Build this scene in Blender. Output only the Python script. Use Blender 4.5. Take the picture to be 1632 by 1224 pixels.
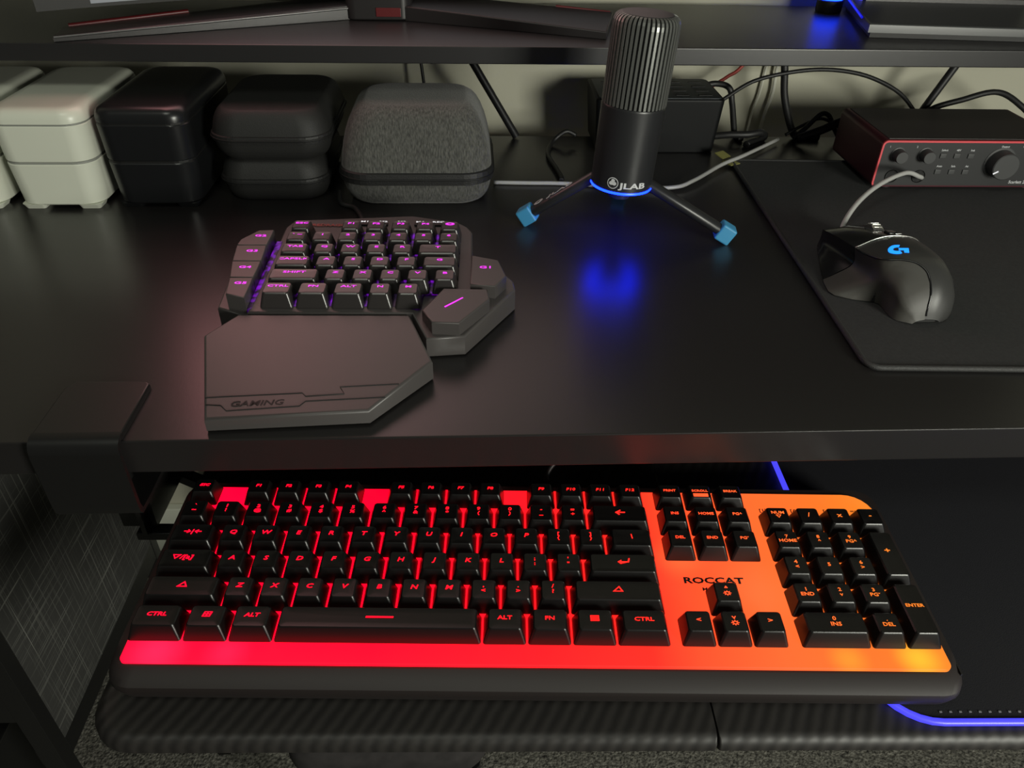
import bpy, bmesh, math, random
from mathutils import Vector, Matrix
random.seed(4)
S = bpy.context.scene
COL = S.collection
for o in list(bpy.data.objects): bpy.data.objects.remove(o)

# ------------------------------------------------------------------ camera
PITCH, YAW, ROLL, CAMZ = 36.0, 3.2, 1.2, 0.285
p, yw, rl = map(math.radians, (PITCH, YAW, ROLL))
fwd = Vector((math.sin(yw)*math.cos(p), math.cos(yw)*math.cos(p), -math.sin(p)))
rgt = Vector((math.cos(yw), -math.sin(yw), 0)); up = rgt.cross(fwd)
r2 = math.cos(rl)*rgt + math.sin(rl)*up; u2 = -math.sin(rl)*rgt + math.cos(rl)*up
cam = bpy.data.objects.new('camera', bpy.data.cameras.new('camera'))
M3 = Matrix((r2, u2, -fwd)).transposed()
cam.matrix_world = Matrix.Translation((0, 0, CAMZ)) @ M3.to_4x4()
cam.data.sensor_width = 36.0; cam.data.lens = 1226.0/1632.0*36.0
cam.data.clip_start = 0.01; cam.data.clip_end = 50
COL.objects.link(cam); S.camera = cam

# ------------------------------------------------------------------ world, lights, exposure
W = bpy.data.worlds.new('room'); S.world = W; W.use_nodes = True
bg = W.node_tree.nodes['Background']
bg.inputs[0].default_value = (1.0, 0.99, 0.88, 1); bg.inputs[1].default_value = 0.06
def area(name, loc, target, size, energy, color, sy=None):
    L = bpy.data.lights.new(name, 'AREA'); L.energy = energy; L.color = color
    L.size = size
    if sy: L.shape = 'RECTANGLE'; L.size_y = sy
    o = bpy.data.objects.new(name, L); COL.objects.link(o); o.location = loc
    o.rotation_euler = (Vector(target) - Vector(loc)).to_track_quat('-Z', 'Y').to_euler()
    return o
area('room_lamp', (0.74, -0.52, 0.26), (0.05, 0.75, 0.02), 0.32, 14.0, (1.0, 1.0, 0.88))
area('ceiling_lamp', (-0.30, -0.5, 1.75), (-0.1, 0.6, 0), 0.6, 6.5, (0.96, 1.0, 0.86))
vs = S.view_settings
vs.view_transform = 'Standard'; vs.look = 'None'; vs.exposure = 0.0; vs.gamma = 1.0
vs.use_curve_mapping = False

# ------------------------------------------------------------------ materials
def mat(name, col, rough=0.5, metal=0.0, spec=0.5, noise=None, bump=None, coat=0.0, sheen=0.0):
    m = bpy.data.materials.new(name); m.use_nodes = True
    nt = m.node_tree; b = nt.nodes['Principled BSDF']
    b.inputs['Base Color'].default_value = (*col, 1); b.inputs['Roughness'].default_value = rough
    b.inputs['Metallic'].default_value = metal; b.inputs['Specular IOR Level'].default_value = spec
    b.inputs['Coat Weight'].default_value = coat; b.inputs['Sheen Weight'].default_value = sheen
    tc = nt.nodes.new('ShaderNodeTexCoord')
    def nz(scale, stretch=(1, 1, 1), detail=4):
        mp = nt.nodes.new('ShaderNodeMapping'); mp.inputs['Scale'].default_value = stretch
        n = nt.nodes.new('ShaderNodeTexNoise'); n.inputs['Scale'].default_value = scale
        n.inputs['Detail'].default_value = detail
        nt.links.new(tc.outputs['Object'], mp.inputs[0]); nt.links.new(mp.outputs[0], n.inputs['Vector'])
        return n
    if noise:      # (scale, amount, stretch)
        sc, am, st = noise; n = nz(sc, st)
        mx = nt.nodes.new('ShaderNodeMix'); mx.data_type = 'RGBA'
        mx.inputs['A'].default_value = (*[c*(1-am) for c in col], 1)
        mx.inputs['B'].default_value = (*[min(1, c*(1+am)) for c in col], 1)
        rp = nt.nodes.new('ShaderNodeMapRange'); rp.inputs[1].default_value = .3; rp.inputs[2].default_value = .7
        nt.links.new(n.outputs['Fac'], rp.inputs[0]); nt.links.new(rp.outputs[0], mx.inputs['Factor'])
        nt.links.new(mx.outputs['Result'], b.inputs['Base Color'])
    if bump:       # (scale, strength, distance, stretch)
        sc, stg, ds, st = bump; n = nz(sc, st)
        bp = nt.nodes.new('ShaderNodeBump'); bp.inputs['Strength'].default_value = stg; bp.inputs['Distance'].default_value = ds
        nt.links.new(n.outputs['Fac'], bp.inputs['Height']); nt.links.new(bp.outputs[0], b.inputs['Normal'])
    return m
def glow(name, col, strength=1.0):
    m = bpy.data.materials.new(name); m.use_nodes = True
    b = m.node_tree.nodes['Principled BSDF']
    b.inputs['Base Color'].default_value = (*[c*.3 for c in col], 1); b.inputs['Roughness'].default_value = .4
    b.inputs['Emission Color'].default_value = (*col, 1); b.inputs['Emission Strength'].default_value = strength
    return m
ONE = (1, 1, 1)
M = {}
M['wall'] = mat('wall_paint', (.46, .45, .36), .85, noise=(6, .05, ONE), bump=(160, .15, .001, ONE))
M['carpet'] = mat('carpet', (.15, .145, .125), .95, noise=(230, .85, ONE), bump=(300, 1, .006, ONE))
M['desk'] = mat('satin_black_laminate', (.0135, .0125, .0125), .3, spec=.5, bump=(900, .06, .0004, (1, .25, 1)))
M['shelf'] = mat('black_shelf_laminate', (.017, .0165, .017), .36, spec=.55, bump=(900, .06, .0004, (1, .25, 1)))
M['edge'] = mat('black_edge_band', (.02, .019, .019), .22, spec=.6)
M['steel'] = mat('black_powder_coat', (.007, .007, .007), .36, bump=(1500, .1, .0003, ONE))
M['rod'] = mat('black_rod', (.012, .012, .013), .5)
M['plastic'] = mat('black_plastic', (.016, .016, .016), .42, bump=(2500, .08, .0002, ONE))
M['keycap'] = mat('black_keycap', (.0045, .004, .004), .32, spec=.42, bump=(3000, .08, .0002, ONE))
M['kbody'] = mat('keyboard_body', (.012, .0085, .008), .55, bump=(2500, .1, .0002, ONE))
M['pad_body'] = mat('keypad_case', (.052, .047, .046), .42, bump=(2500, .1, .0002, ONE))
M['pad_key'] = mat('keypad_cap', (.024, .0215, .021), .27, bump=(3000, .08, .0002, ONE))
M['dark'] = mat('dark_recess', (.004, .004, .004), .6)
M['white'] = mat('white_plastic', (.66, .68, .58), .34, noise=(5, .03, ONE))
M['seal'] = mat('grey_seal', (.26, .27, .24), .6)
M['lunch_black'] = mat('black_lunch_plastic', (.009, .0095, .0105), .3)
M['case_black'] = mat('black_moulded_case', (.012, .012, .0115), .62, bump=(1400, .5, .0005, ONE))
M['zip'] = mat('black_zipper', (.010, .010, .010), .55, bump=(900, .5, .0006, ONE))
M['case_grey'] = mat('grey_melange_fabric', (.062, .062, .056), .85, noise=(900, .6, (1, .5, .25)), bump=(1100, .6, .0005, (1, .5, .4)), sheen=.2)
M['mic'] = mat('mic_black_metal', (.016, .0165, .018), .36)
M['fin'] = mat('mic_fin_metal', (.17, .175, .165), .34, metal=.55)
M['bluefoot'] = mat('blue_rubber', (.045, .25, .46), .5)
M['print'] = mat('light_grey_print', (.55, .56, .58), .5)
M['print_dim'] = mat('dim_grey_print', (.16, .16, .165), .6)
M['cloth'] = mat('black_mat_cloth', (.0215, .022, .0225), .8, noise=(500, .18, ONE), bump=(1600, .35, .0004, ONE))
M['cloth_dark'] = mat('black_pad_cloth', (.007, .007, .0095), .85, spec=.3, bump=(1600, .35, .0004, ONE))
M['stitch'] = mat('black_stitching', (.024, .024, .024), .6, bump=(1500, .8, .0006, ONE))
M['red_trim'] = mat('red_anodised', (.62, .07, .085), .4)
M['iface'] = mat('dark_red_anodised', (.075, .014, .022), .36, metal=.3)
M['iface_top'] = mat('interface_top', (.030, .025, .024), .5)
M['iface_face'] = mat('interface_face', (.013, .0135, .0145), .5)
M['knob'] = mat('grey_knob', (.040, .041, .042), .5)
M['mouse'] = mat('mouse_rubberised', (.032, .032, .031), .36)
M['mouse_grip'] = mat('mouse_side_grip', (.044, .042, .037), .5)
M['mouse_gloss'] = mat('mouse_gloss_black', (.010, .010, .011), .16)
M['chrome'] = mat('brushed_chrome', (.72, .72, .70), .22, metal=1)
M['cable'] = mat('black_cable', (.011, .011, .011), .5)
M['cable_white'] = mat('white_cable', (.55, .55, .47), .5)
M['cable_grey'] = mat('silver_grey_cable', (.38, .38, .37), .35)
M['cable_red'] = mat('red_cable', (.30, .035, .025), .5)
M['yellow'] = mat('dull_yellow_tape', (.20, .19, .055), .7)
M['box_black'] = mat('charger_plastic', (.005, .0055, .006), .5, spec=.22)
M['box_top'] = mat('charger_top', (.022, .029, .037), .5)
M['tag'] = mat('white_tag', (.45, .46, .48), .6)
M['drawer_front'] = mat('brown_drawer_fabric', (.022, .02, .012), .9, noise=(140, .6, (1, 1, .2)))
M['seat'] = mat('dark_seat_fabric', (.030, .027, .027), .9, noise=(60, .3, ONE))
M['stand'] = mat('monitor_stand_black', (.022, .020, .0205), .4, metal=.2)
M['stand_edge'] = mat('monitor_stand_bevel', (.12, .12, .12), .3, metal=.5)
M['stand_red'] = mat('monitor_stand_red', (.10, .008, .01), .4)
M['bezel'] = mat('monitor_bezel', (.006, .0055, .005), .5, spec=.35)
M['blue_led'] = glow('blue_led', (.002, .014, 1.0), 17.0)
M['cyan_led'] = glow('cyan_blue_led', (.012, .24, 1.0), 1.7)
M['puck_led'] = glow('puck_led', (.004, .035, 1.0), 10.0)
M['violet_led'] = glow('violet_blue_led', (.065, .06, 1.0), 1.15)
M['magenta'] = glow('magenta_legend', (1.0, .035, 1.0), 1.1)
M['purple'] = glow('purple_backlight', (.22, .0, .62), .5)
M['white_led'] = glow('white_legend', (.8, .8, .82), .8)
M['red_logo'] = mat('dull_red_print', (.28, .04, .03), .5)

def carbon():
    m = mat('carbon_fibre', (.02, .019, .018), .5, spec=.4); nt = m.node_tree; b = nt.nodes['Principled BSDF']
    tc = nt.nodes.new('ShaderNodeTexCoord'); mp = nt.nodes.new('ShaderNodeMapping')
    mp.inputs['Rotation'].default_value = (0, 0, math.radians(28))
    w = nt.nodes.new('ShaderNodeTexWave'); w.inputs['Scale'].default_value = 46; w.inputs['Distortion'].default_value = .6
    w.inputs['Detail'].default_value = 1; w.inputs['Detail Scale'].default_value = 3
    cr = nt.nodes.new('ShaderNodeMix'); cr.data_type = 'RGBA'
    cr.inputs['A'].default_value = (.011, .010, .0095, 1); cr.inputs['B'].default_value = (.022, .020, .0185, 1)
    bp = nt.nodes.new('ShaderNodeBump'); bp.inputs['Strength'].default_value = .25; bp.inputs['Distance'].default_value = .0006
    nt.links.new(tc.outputs['Object'], mp.inputs[0]); nt.links.new(mp.outputs[0], w.inputs['Vector'])
    nt.links.new(w.outputs['Fac'], cr.inputs['Factor']); nt.links.new(cr.outputs['Result'], b.inputs['Base Color'])
    nt.links.new(w.outputs['Fac'], bp.inputs['Height']); nt.links.new(bp.outputs[0], b.inputs['Normal'])
    return m
M['carbon'] = carbon()

def woven():
    m = mat('dark_woven_linen', (.05, .05, .048), .92); nt = m.node_tree; b = nt.nodes['Principled BSDF']
    tc = nt.nodes.new('ShaderNodeTexCoord'); prev = None
    for sc in ((1, 900, 9), (1, 11, 800)):
        mp = nt.nodes.new('ShaderNodeMapping'); mp.inputs['Scale'].default_value = sc
        n = nt.nodes.new('ShaderNodeTexNoise'); n.inputs['Scale'].default_value = 1.0; n.inputs['Detail'].default_value = 3
        r = nt.nodes.new('ShaderNodeMapRange'); r.inputs[1].default_value = .58; r.inputs[2].default_value = .76
        nt.links.new(tc.outputs['Object'], mp.inputs[0]); nt.links.new(mp.outputs[0], n.inputs['Vector']); nt.links.new(n.outputs['Fac'], r.inputs[0])
        if prev is None: prev = r.outputs[0]
        else:
            a = nt.nodes.new('ShaderNodeMath'); a.operation = 'MAXIMUM'; nt.links.new(prev, a.inputs[0]); nt.links.new(r.outputs[0], a.inputs[1]); prev = a.outputs[0]
    mx = nt.nodes.new('ShaderNodeMix'); mx.data_type = 'RGBA'
    mx.inputs['A'].default_value = (.026, .026, .024, 1); mx.inputs['B'].default_value = (.17, .17, .155, 1)
    nt.links.new(prev, mx.inputs['Factor']); nt.links.new(mx.outputs['Result'], b.inputs['Base Color'])
    return m
M['linen'] = woven()

# ------------------------------------------------------------------ geometry helpers
def mesh(name, V, F, smooth=False):
    me = bpy.data.meshes.new(name); me.from_pydata([tuple(v) for v in V], [], F); me.update()
    if smooth:
        for q in me.polygons: q.use_smooth = True
    return me
def obj(name, me, m, parent=None, loc=(0, 0, 0), rot=(0, 0, 0)):
    o = bpy.data.objects.new(name, me); COL.objects.link(o)
    if m is not None and not me.materials: me.materials.append(M[m] if isinstance(m, str) else m)
    o.location = loc; o.rotation_euler = rot
    if parent: o.parent = parent
    if len(me.polygons) > 5 and me.polygons[0].use_smooth:
        w = o.modifiers.new('even_shading', 'WEIGHTED_NORMAL'); w.keep_sharp = True; w.weight = 80
    return o
def tag(o, label, cat, group=None, kind=None):
    o['label'] = label
    if cat: o['category'] = cat
    if group: o['group'] = group
    if kind: o['kind'] = kind
    return o
def thing(name, label, cat, loc=(0, 0, 0), rz=0, group=None):
    o = bpy.data.objects.new(name, None); COL.objects.link(o); o.empty_display_size = .02
    o.location = loc; o.rotation_euler = (0, 0, rz)
    return tag(o, label, cat, group)
def struct(o): o['kind'] = 'structure'; return o
def rr(x0, y0, x1, y1, r, n=4):
    """rounded rectangle, counter-clockwise; r may be a 4-tuple bl,br,tr,tl"""
    if not isinstance(r, (tuple, list)): r = (r,)*4
    P = []
    for (cx, cy, a0, rad) in ((x0, y0, 180, r[0]), (x1, y0, 270, r[1]), (x1, y1, 0, r[2]), (x0, y1, 90, r[3])):
        sx = 1 if cx == x0 else -1; sy = 1 if cy == y0 else -1
        c = (cx + sx*rad, cy + sy*rad)
        for k in range(n+1):
            a = math.radians(a0 + 90*k/n); P.append((c[0] + rad*math.cos(a), c[1] + rad*math.sin(a)))
    return P
def loft(loops, cap0=True, cap1=True, smooth=False, name='loft', closed=True):
    """loops: list of lists of 3-D points, all the same length"""
    n = len(loops[0]); V = [v for L in loops for v in L]; F = []
    for i in range(len(loops)-1):
        for k in range(n if closed else n-1):
            a = i*n+k; b = i*n+(k+1) % n
            F.append((a, b, b+n, a+n))
    if cap0: F.append(tuple(reversed(range(n))))
    if cap1: F.append(tuple(range((len(loops)-1)*n, len(loops)*n)))
    me = mesh(name, V, F, smooth)
    return me
def lift(P, z): return [(x, y, z) for x, y in P]
def sharp(me, deg=32):
    """smooth shading with sharp edges above an angle"""
    bm = bmesh.new(); bm.from_mesh(me)
    bmesh.ops.recalc_face_normals(bm, faces=bm.faces)
    for f in bm.faces: f.smooth = True
    for e in bm.edges:
        e.smooth = not (len(e.link_faces) == 2 and e.calc_face_angle(0) > math.radians(deg))
    bm.to_mesh(me); bm.free(); me.update(); return me
def box(x0, y0, z0, x1, y1, z1, bev=0.0, seg=2):
    bm = bmesh.new(); bmesh.ops.create_cube(bm, size=1)
    for v in bm.verts:
        v.co = Vector(((x0+x1)/2 + v.co.x*(x1-x0), (y0+y1)/2 + v.co.y*(y1-y0), (z0+z1)/2 + v.co.z*(z1-z0)))
    if bev > 0: bmesh.ops.bevel(bm, geom=bm.edges[:], offset=bev, segments=seg, affect='EDGES', profile=.5)
    me = bpy.data.meshes.new('box'); bm.to_mesh(me); bm.free()
    return sharp(me)
def rbox(x0, y0, z0, x1, y1, z1, r, e=0.002, n=5, es=3):
    """box with round vertical corners r and rolled top and bottom edges e"""
    L = []
    for k in range(es+1):
        a = math.pi/2*k/es; i = e*(1-math.sin(a)); z = z0 + e*(1-math.cos(a))
        L.append(lift(rr(x0+i, y0+i, x1-i, y1-i, max(r-i, 1e-4), n), z))
    for k in range(es+1):
        a = math.pi/2*k/es; i = e*(1-math.cos(a)); z = z1 - e*(1-math.sin(a))
        L.append(lift(rr(x0+i, y0+i, x1-i, y1-i, max(r-i, 1e-4), n), z))
    return sharp(loft(L))
def inset(P, d):
    n = len(P); out = []
    for i in range(n):
        a, b, c = Vector(P[i-1]), Vector(P[i]), Vector(P[(i+1) % n])
        e1 = (b-a).normalized(); e2 = (c-b).normalized()
        n1 = Vector((-e1.y, e1.x)); n2 = Vector((-e2.y, e2.x))
        m = n1+n2; m = m/max(m.length_squared, .25)*2 if m.length else n1
        m = (n1+n2); m = m/ (m.length_squared/2) if m.length_squared > .2 else n1
        out.append(tuple(b + m*d))
    return out
def area2(P): return sum(P[i-1][0]*P[i][1]-P[i][0]*P[i-1][1] for i in range(len(P)))
def prism(P, z0, z1, bev=0.001, zf0=None, zf1=None):
    """polygon prism with chamfered top edge; zf(x,y) may replace z1 / z0"""
    if area2(P) < 0: P = P[::-1]
    f1 = zf1 or (lambda x, y: z1); f0 = zf0 or (lambda x, y: z0)
    I = inset(P, bev); I2 = inset(P, bev*.3)
    L = [[(x, y, f0(x, y)) for x, y in P], [(x, y, f1(x, y)-bev) for x, y in P],
         [(x, y, f1(x, y)-bev*.3) for x, y in I2], [(x, y, f1(x, y)) for x, y in I]]
    return sharp(loft(L), 50)
def lathe(prof, n=48, cap=True):
    L = [[(r*math.cos(2*math.pi*k/n), r*math.sin(2*math.pi*k/n), z) for k in range(n)] for r, z in prof]
    return sharp(loft(L, cap, cap))
def smoothpath(P, k=8):
    P = [Vector(q) for q in P]; out = []
    for i in range(len(P)-1):
        a = P[i-1] if i else P[0]*2-P[1]; b = P[i]; c = P[i+1]; d = P[i+2] if i+2 < len(P) else P[-1]*2-P[-2]
        for j in range(k):
            t = j/k
            out.append(.5*((2*b)+(c-a)*t+(2*a-5*b+4*c-d)*t*t+(3*b-a-3*c+d)*t**3))
    out.append(P[-1]); return out
def tube(P, r, n=8, k=8, smooth=True, closed=False, sx=1.0):
    Q = smoothpath(P, k) if k > 1 else [Vector(q) for q in P]
    L = []; N = None
    for i, q in enumerate(Q):
        if closed: t = Q[(i+1) % len(Q)] - Q[i-1]
        else: t = (Q[min(i+1, len(Q)-1)] - Q[max(i-1, 0)])
        t.normalize()
        if N is None:
            N = Vector((0, 0, 1)) if abs(t.z) < .9 else Vector((1, 0, 0))
        N = (N - t*N.dot(t)).normalized(); B = t.cross(N)
        L.append([tuple(q + N*r*math.cos(2*math.pi*j/n) + B*r*sx*math.sin(2*math.pi*j/n)) for j in range(n)])
    if closed: L.append(L[0])
    return loft(L, not closed, not closed, smooth)
_tc = {}
def text(body, size, sx=1.0, shear=0.0, th=.00012, lh=1.0, bold=.013):
    key = (body, size, sx, shear, th, lh, bold)
    if key in _tc: return _tc[key].copy()
    cu = bpy.data.curves.new('t', 'FONT'); cu.body = body; cu.size = size; cu.align_x = 'CENTER'; cu.align_y = 'CENTER'
    cu.shear = shear; cu.extrude = th/2; cu.resolution_u = 2; cu.space_line = lh; cu.offset = size*bold
    o = bpy.data.objects.new('t', cu); me = bpy.data.meshes.new_from_object(o)
    me.materials.clear()
    for v in me.vertices: v.co.x *= sx
    bpy.data.objects.remove(o); bpy.data.curves.remove(cu)
    _tc[key] = me; return me.copy()

# ------------------------------------------------------------------ room
struct(obj('wall_back', box(-2.2, .945, -.74, 2.6, 1.0, 1.6), 'wall'))['label'] = 'plain beige painted wall behind the desk'
struct(obj('floor', box(-2.2, -1.5, -.76, 2.6, .945, -.74), 'carpet'))['label'] = 'grey flecked carpet under the desk'
struct(obj('baseboard_back', box(-2.2, .930, -.74, 2.6, .9449, -.64, .003), 'white'))['label'] = 'white baseboard along the wall'

# ------------------------------------------------------------------ desk
DF = .341
desk = thing('desk', 'wide black laminate desk with thin square front edge', 'desk', (0, .6, -.74))
def D(x, y, z): return (x, y-.6, z+.74)
obj('desktop', box(-.85, DF-.6, .74-.024, 1.15, .87-.6, .74, .0012), 'desk', desk)
for x in (-.78, 1.05):
    lg = obj('leg_frame', box(x-.02, -.22, 0, x+.02, .24, .025, .002), 'steel', desk)
    obj('leg_post', box(x-.02, -.02, .025, x+.02, .03, .716, .002), 'steel', desk)
for a, b in (((-.44, .90, -.73), (-.16, .66, -.03)), ((-.52, .88, -.03), (-.24, .80, -.72))):
    obj('cross_brace', tube([D(*a), D(*b)], .016, 8, 1), 'steel', desk)

# ------------------------------------------------------------------ raised monitor shelf
SF, SB, SZ0, SZ1 = .72, .925, .1125, .1275
shelf = thing('monitor_shelf', 'black raised monitor shelf running across the back of the desk', 'shelf', (0, .82, 0))
obj('shelf_board', box(-.85, SF-.82, SZ0, 1.15, SB-.82, SZ1, .0012), 'shelf', shelf)
for x in (-.80, 1.10):
    obj('side_support', box(x-.009, -.09, 0, x+.009, .045, SZ0, .001), 'shelf', shelf)
for a, b in (((-.020, .862, .112), (.047, .862, .002)), ((.540, .862, .112), (.492, .862, .002))):
    obj('brace_rod', tube([(a[0], a[1]-.82, a[2]), (b[0], b[1]-.82, b[2])], .0042, 10, 1), 'rod', shelf)

# ------------------------------------------------------------------ key caps shared by both keyboards
_kc = {}
def keymesh(w, d, h, si=.0026, fi=.0030, bi=.0014, top=.0007, cr=.0011, n=3):
    k = (round(w, 5), round(d, 5), round(h, 5), si, fi, bi)
    if k in _kc: return _kc[k]
    L = [lift(rr(-w/2, 0, w/2, d, cr, n), 0),
         lift(rr(-w/2+.0002, .0002, w/2-.0002, d-.0001, cr, n), h*.12),
         lift(rr(-w/2+si, fi, w/2-si, d-bi, cr*1.25, n), h-top),
         lift(rr(-w/2+si+top, fi+top, w/2-si-top, d-bi-top, cr, n), h),
         lift(rr(-w/2+si+.0035, fi+.0035, w/2-si-.0035, d-bi-.0035, .0008, n), h-.00035)]
    me = sharp(loft(L, True, True), 25); _kc[k] = me; return me

# ------------------------------------------------------------------ backlit full-size keyboard on the tray
KBO = Vector((-.1848, .254, -.0647)); KPH = -.0438; KT = .025
kb = thing('gaming_keyboard', 'full-size black keyboard with a glowing red to orange top plate on the pull-out tray', 'keyboard')
kb.location = KBO; kb.rotation_euler = Matrix.Rotation(KPH, 3, 'Z').to_4x4().to_3x3().__matmul__(Matrix.Rotation(KT, 3, 'X')).to_euler()
U = .01905
RB = 2.6
def backlight(name, strength, spots=True):
    m = bpy.data.materials.new(name); m.use_nodes = True; nt = m.node_tree; b = nt.nodes['Principled BSDF']
    b.inputs['Base Color'].default_value = (.012, .008, .008, 1); b.inputs['Roughness'].default_value = .6; b.inputs['Specular IOR Level'].default_value = .15
    tc = nt.nodes.new('ShaderNodeTexCoord'); tc.object = kb
    sp = nt.nodes.new('ShaderNodeSeparateXYZ'); nt.links.new(tc.outputs['Object'], sp.inputs[0])
    mr = nt.nodes.new('ShaderNodeMapRange'); mr.inputs[1].default_value = 0; mr.inputs[2].default_value = .43
    nt.links.new(sp.outputs['X'], mr.inputs[0])
    cr = nt.nodes.new('ShaderNodeValToRGB'); e = cr.color_ramp.elements
    stops = [(0, (RB, .0, .045)), (.30, (RB, .0, .028)), (.5, (RB*.9, .010, .018)), (.64, (RB*.75, .028, .016)), (.70, (RB*.6, .085, .024)), (.80, (RB*.5, .150, .03)), (.92, (1, .19, .022)), (1.0, (1, .25, .02))]
    e[0].position, e[0].color = stops[0][0], (*stops[0][1], 1); e[1].position, e[1].color = stops[-1][0], (*stops[-1][1], 1)
    for ps, c in stops[1:-1]:
        q = e.new(ps); q.color = (*c, 1)
    nt.links.new(mr.outputs[0], cr.inputs[0]); col = cr.outputs['Color']
    if spots:      # the lamps behind the diffuser show as soft hot spots
        for (cx, cy, rad, c, am) in ((.414, -.005, .016, (1, .55, .03), .95), (.377, -.006, .014, (1, .40, .03), .6), (.018, -.006, .02, (RB, .03, .14), .6), (.054, -.006, .016, (RB, .02, .11), .5), (.30, .06, .02, (1, .20, .05), .5), (.345, .035, .03, (1, .20, .05), .5)):
            vd = nt.nodes.new('ShaderNodeVectorMath'); vd.operation = 'DISTANCE'; vd.inputs[1].default_value = (cx, cy, 0)
            nt.links.new(tc.outputs['Object'], vd.inputs[0])
            r = nt.nodes.new('ShaderNodeMapRange'); r.interpolation_type = 'SMOOTHSTEP'; r.inputs[1].default_value = rad; r.inputs[2].default_value = 0
            r.inputs[3].default_value = 0; r.inputs[4].default_value = am
            nt.links.new(vd.outputs['Value'], r.inputs[0])
            mx = nt.nodes.new('ShaderNodeMix'); mx.data_type = 'RGBA'; mx.inputs['B'].default_value = (*c, 1)
            nt.links.new(col, mx.inputs['A']); nt.links.new(r.outputs[0], mx.inputs['Factor']); col = mx.outputs['Result']
    nt.links.new(col, b.inputs['Emission Color']); b.inputs['Emission Strength'].default_value = strength
    return m
M['plate'] = backlight('red_orange_diffuser', 1.05)
M['legend'] = backlight('red_orange_legend', 1.25, False)
def kloop(f, i, z, rf=.014, rb=.012): return lift(rr(-.0065+i, f, .4365-i, .121-i, (rf, rf, rb, rb), 6), z)
kbody = sharp(loft([kloop(-.018, .004, -.0185), kloop(-.021, .001, -.015), kloop(-.0230, 0, -.0085), kloop(-.0222, .0002, -.0050),
                    kloop(-.0185, .0008, -.0024), kloop(-.013, .002, -.0004), kloop(-.012, .004, -.0004)]), 40)
obj('body', kbody, 'kbody', kb)
for x in (.02, .40):
    for y in (-.012, .105): obj('rubber_foot', rbox(x-.012, y-.004, -.0212 - (0 if y < 0 else .0), x+.012, y+.004, -.018, .003, .0005), 'dark', kb)
plate = obj('light_plate', sharp(loft([lift(rr(.0005, -.0115, .4295, .1135, (.003, .004, .016, .002), 6), -.001), lift(rr(.0005, -.0115, .4295, .1135, (.003, .004, .016, .002), 6), .0012), lift(rr(.001, -.011, .429, .113, (.003, .004, .016, .002), 6), .0016)])), 'plate', kb)
obj('brand_print', text('ROCCAT', .0058, 1.45, bold=.035), 'dark', plate, (.3165, .0435, .0017))
obj('model_print', text('MAGMA', .0032, 1.3), 'dark', plate, (.3165, .0375, .0017))
for k, (x, s) in enumerate(((.359, '[1]'), (.379, '[A]'), (.399, '[•]'), (.4165, '=='))):
    obj('indicator_print', text(s, .0034, 1.3), 'dark', plate, (x, .0985, .0017))
rows = {0: 0, 1: U, 2: 2*U, 3: 3*U, 4: 4*U, 5: .0968}
def kkey(lab, x, w, row, dd=1.0, size=.0036, sx=1.35, shear=.18, depth=None, ox=0):
    d = depth or (U*dd - .0014); h = .0095 if row < 5 else .0090
    k = obj('key', keymesh(w - .0008, d, h, cr=.0014, n=4), 'keycap', kb, (x + w/2, rows[row] + .0005, .0012))
    if lab:
        t = obj('legend', text(lab, size*1.08, sx, shear, lh=1.02), 'legend', k, (ox, .0030 + (d-.0044)*.56, h - .0001))
    return k
NR = ['~\n`', '!\n1', '2\n@', '3\n#', '4\n$', '5\n%', '6\n^', '7\n&', '8\n*', '9\n(', '0\n)', '-\n_', '=\n+']
NR = ['`\n~', '1\n!', '2\n@', '3\n#', '4\n$', '5\n%', '6\n^', '7\n&', '8\n*', '9\n(', '0\n)', '-\n_', '=\n+']
for i, s in enumerate(NR): kkey(s, i*U, U, 4, size=.0031, shear=.05)
kkey('←', 13*U, 2*U, 4, size=.0055)
kkey('→|←', 0, 1.5*U, 3, size=.0036)
for i, s in enumerate('QWERTYUIOP'): kkey(s, (1.5+i)*U, U, 3)
kkey('[\n{', 11.5*U, U, 3, size=.0029, shear=0); kkey(']\n}', 12.5*U, U, 3, size=.0029, shear=0); kkey('\\', 13.5*U, 1.5*U, 3, size=.0042)
kkey('▽/[a]', 0, 1.75*U, 2, size=.0036, ox=-.002)
for i, s in enumerate('ASDFGHJKL'): kkey(s, (1.75+i)*U, U, 2)
kkey(';\n:', 10.75*U, U, 2, size=.0031, shear=0); kkey("'\n\"", 11.75*U, U, 2, size=.0031, shear=0); kkey('↵', 12.75*U, 2.25*U, 2, size=.0055)
kkey('△', 0, 2.25*U, 1, size=.0042)
for i, s in enumerate('ZXCVBNM'): kkey(s, (2.25+i)*U, U, 1)
for i, s in enumerate((',\n<', '.\n>', '/\n?')): kkey(s, (9.25+i)*U, U, 1, size=.0031, shear=0)
kkey('△', 12.25*U, 2.75*U, 1, size=.0042)
x = 0
for s, w in (('CTRL', 1.5), ('⊞', 1.25), ('ALT', 1.25), ('—', 5.75), ('ALT', 1.25), ('FN', 1.25), ('▤', 1.25), ('CTRL', 1.5)):
    kkey(s, x*U, w*U, 0, size=.0030 if len(s) > 1 else (.0095 if s == '—' else .0042), shear=.18 if x < 5 else 0); x += w
FP = .975*U; FD = .0160
kkey('ESC', .0, .95*U, 5, depth=FD, size=.0025, shear=.3)
for i in range(12):
    x0 = (1.77, 6.435, 11.04)[i//4]*U + (i % 4)*FP
    kkey('F%d' % (i+1), x0, FP, 5, depth=FD, size=.0027, shear=.12)
NX = 15.27*U
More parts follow.
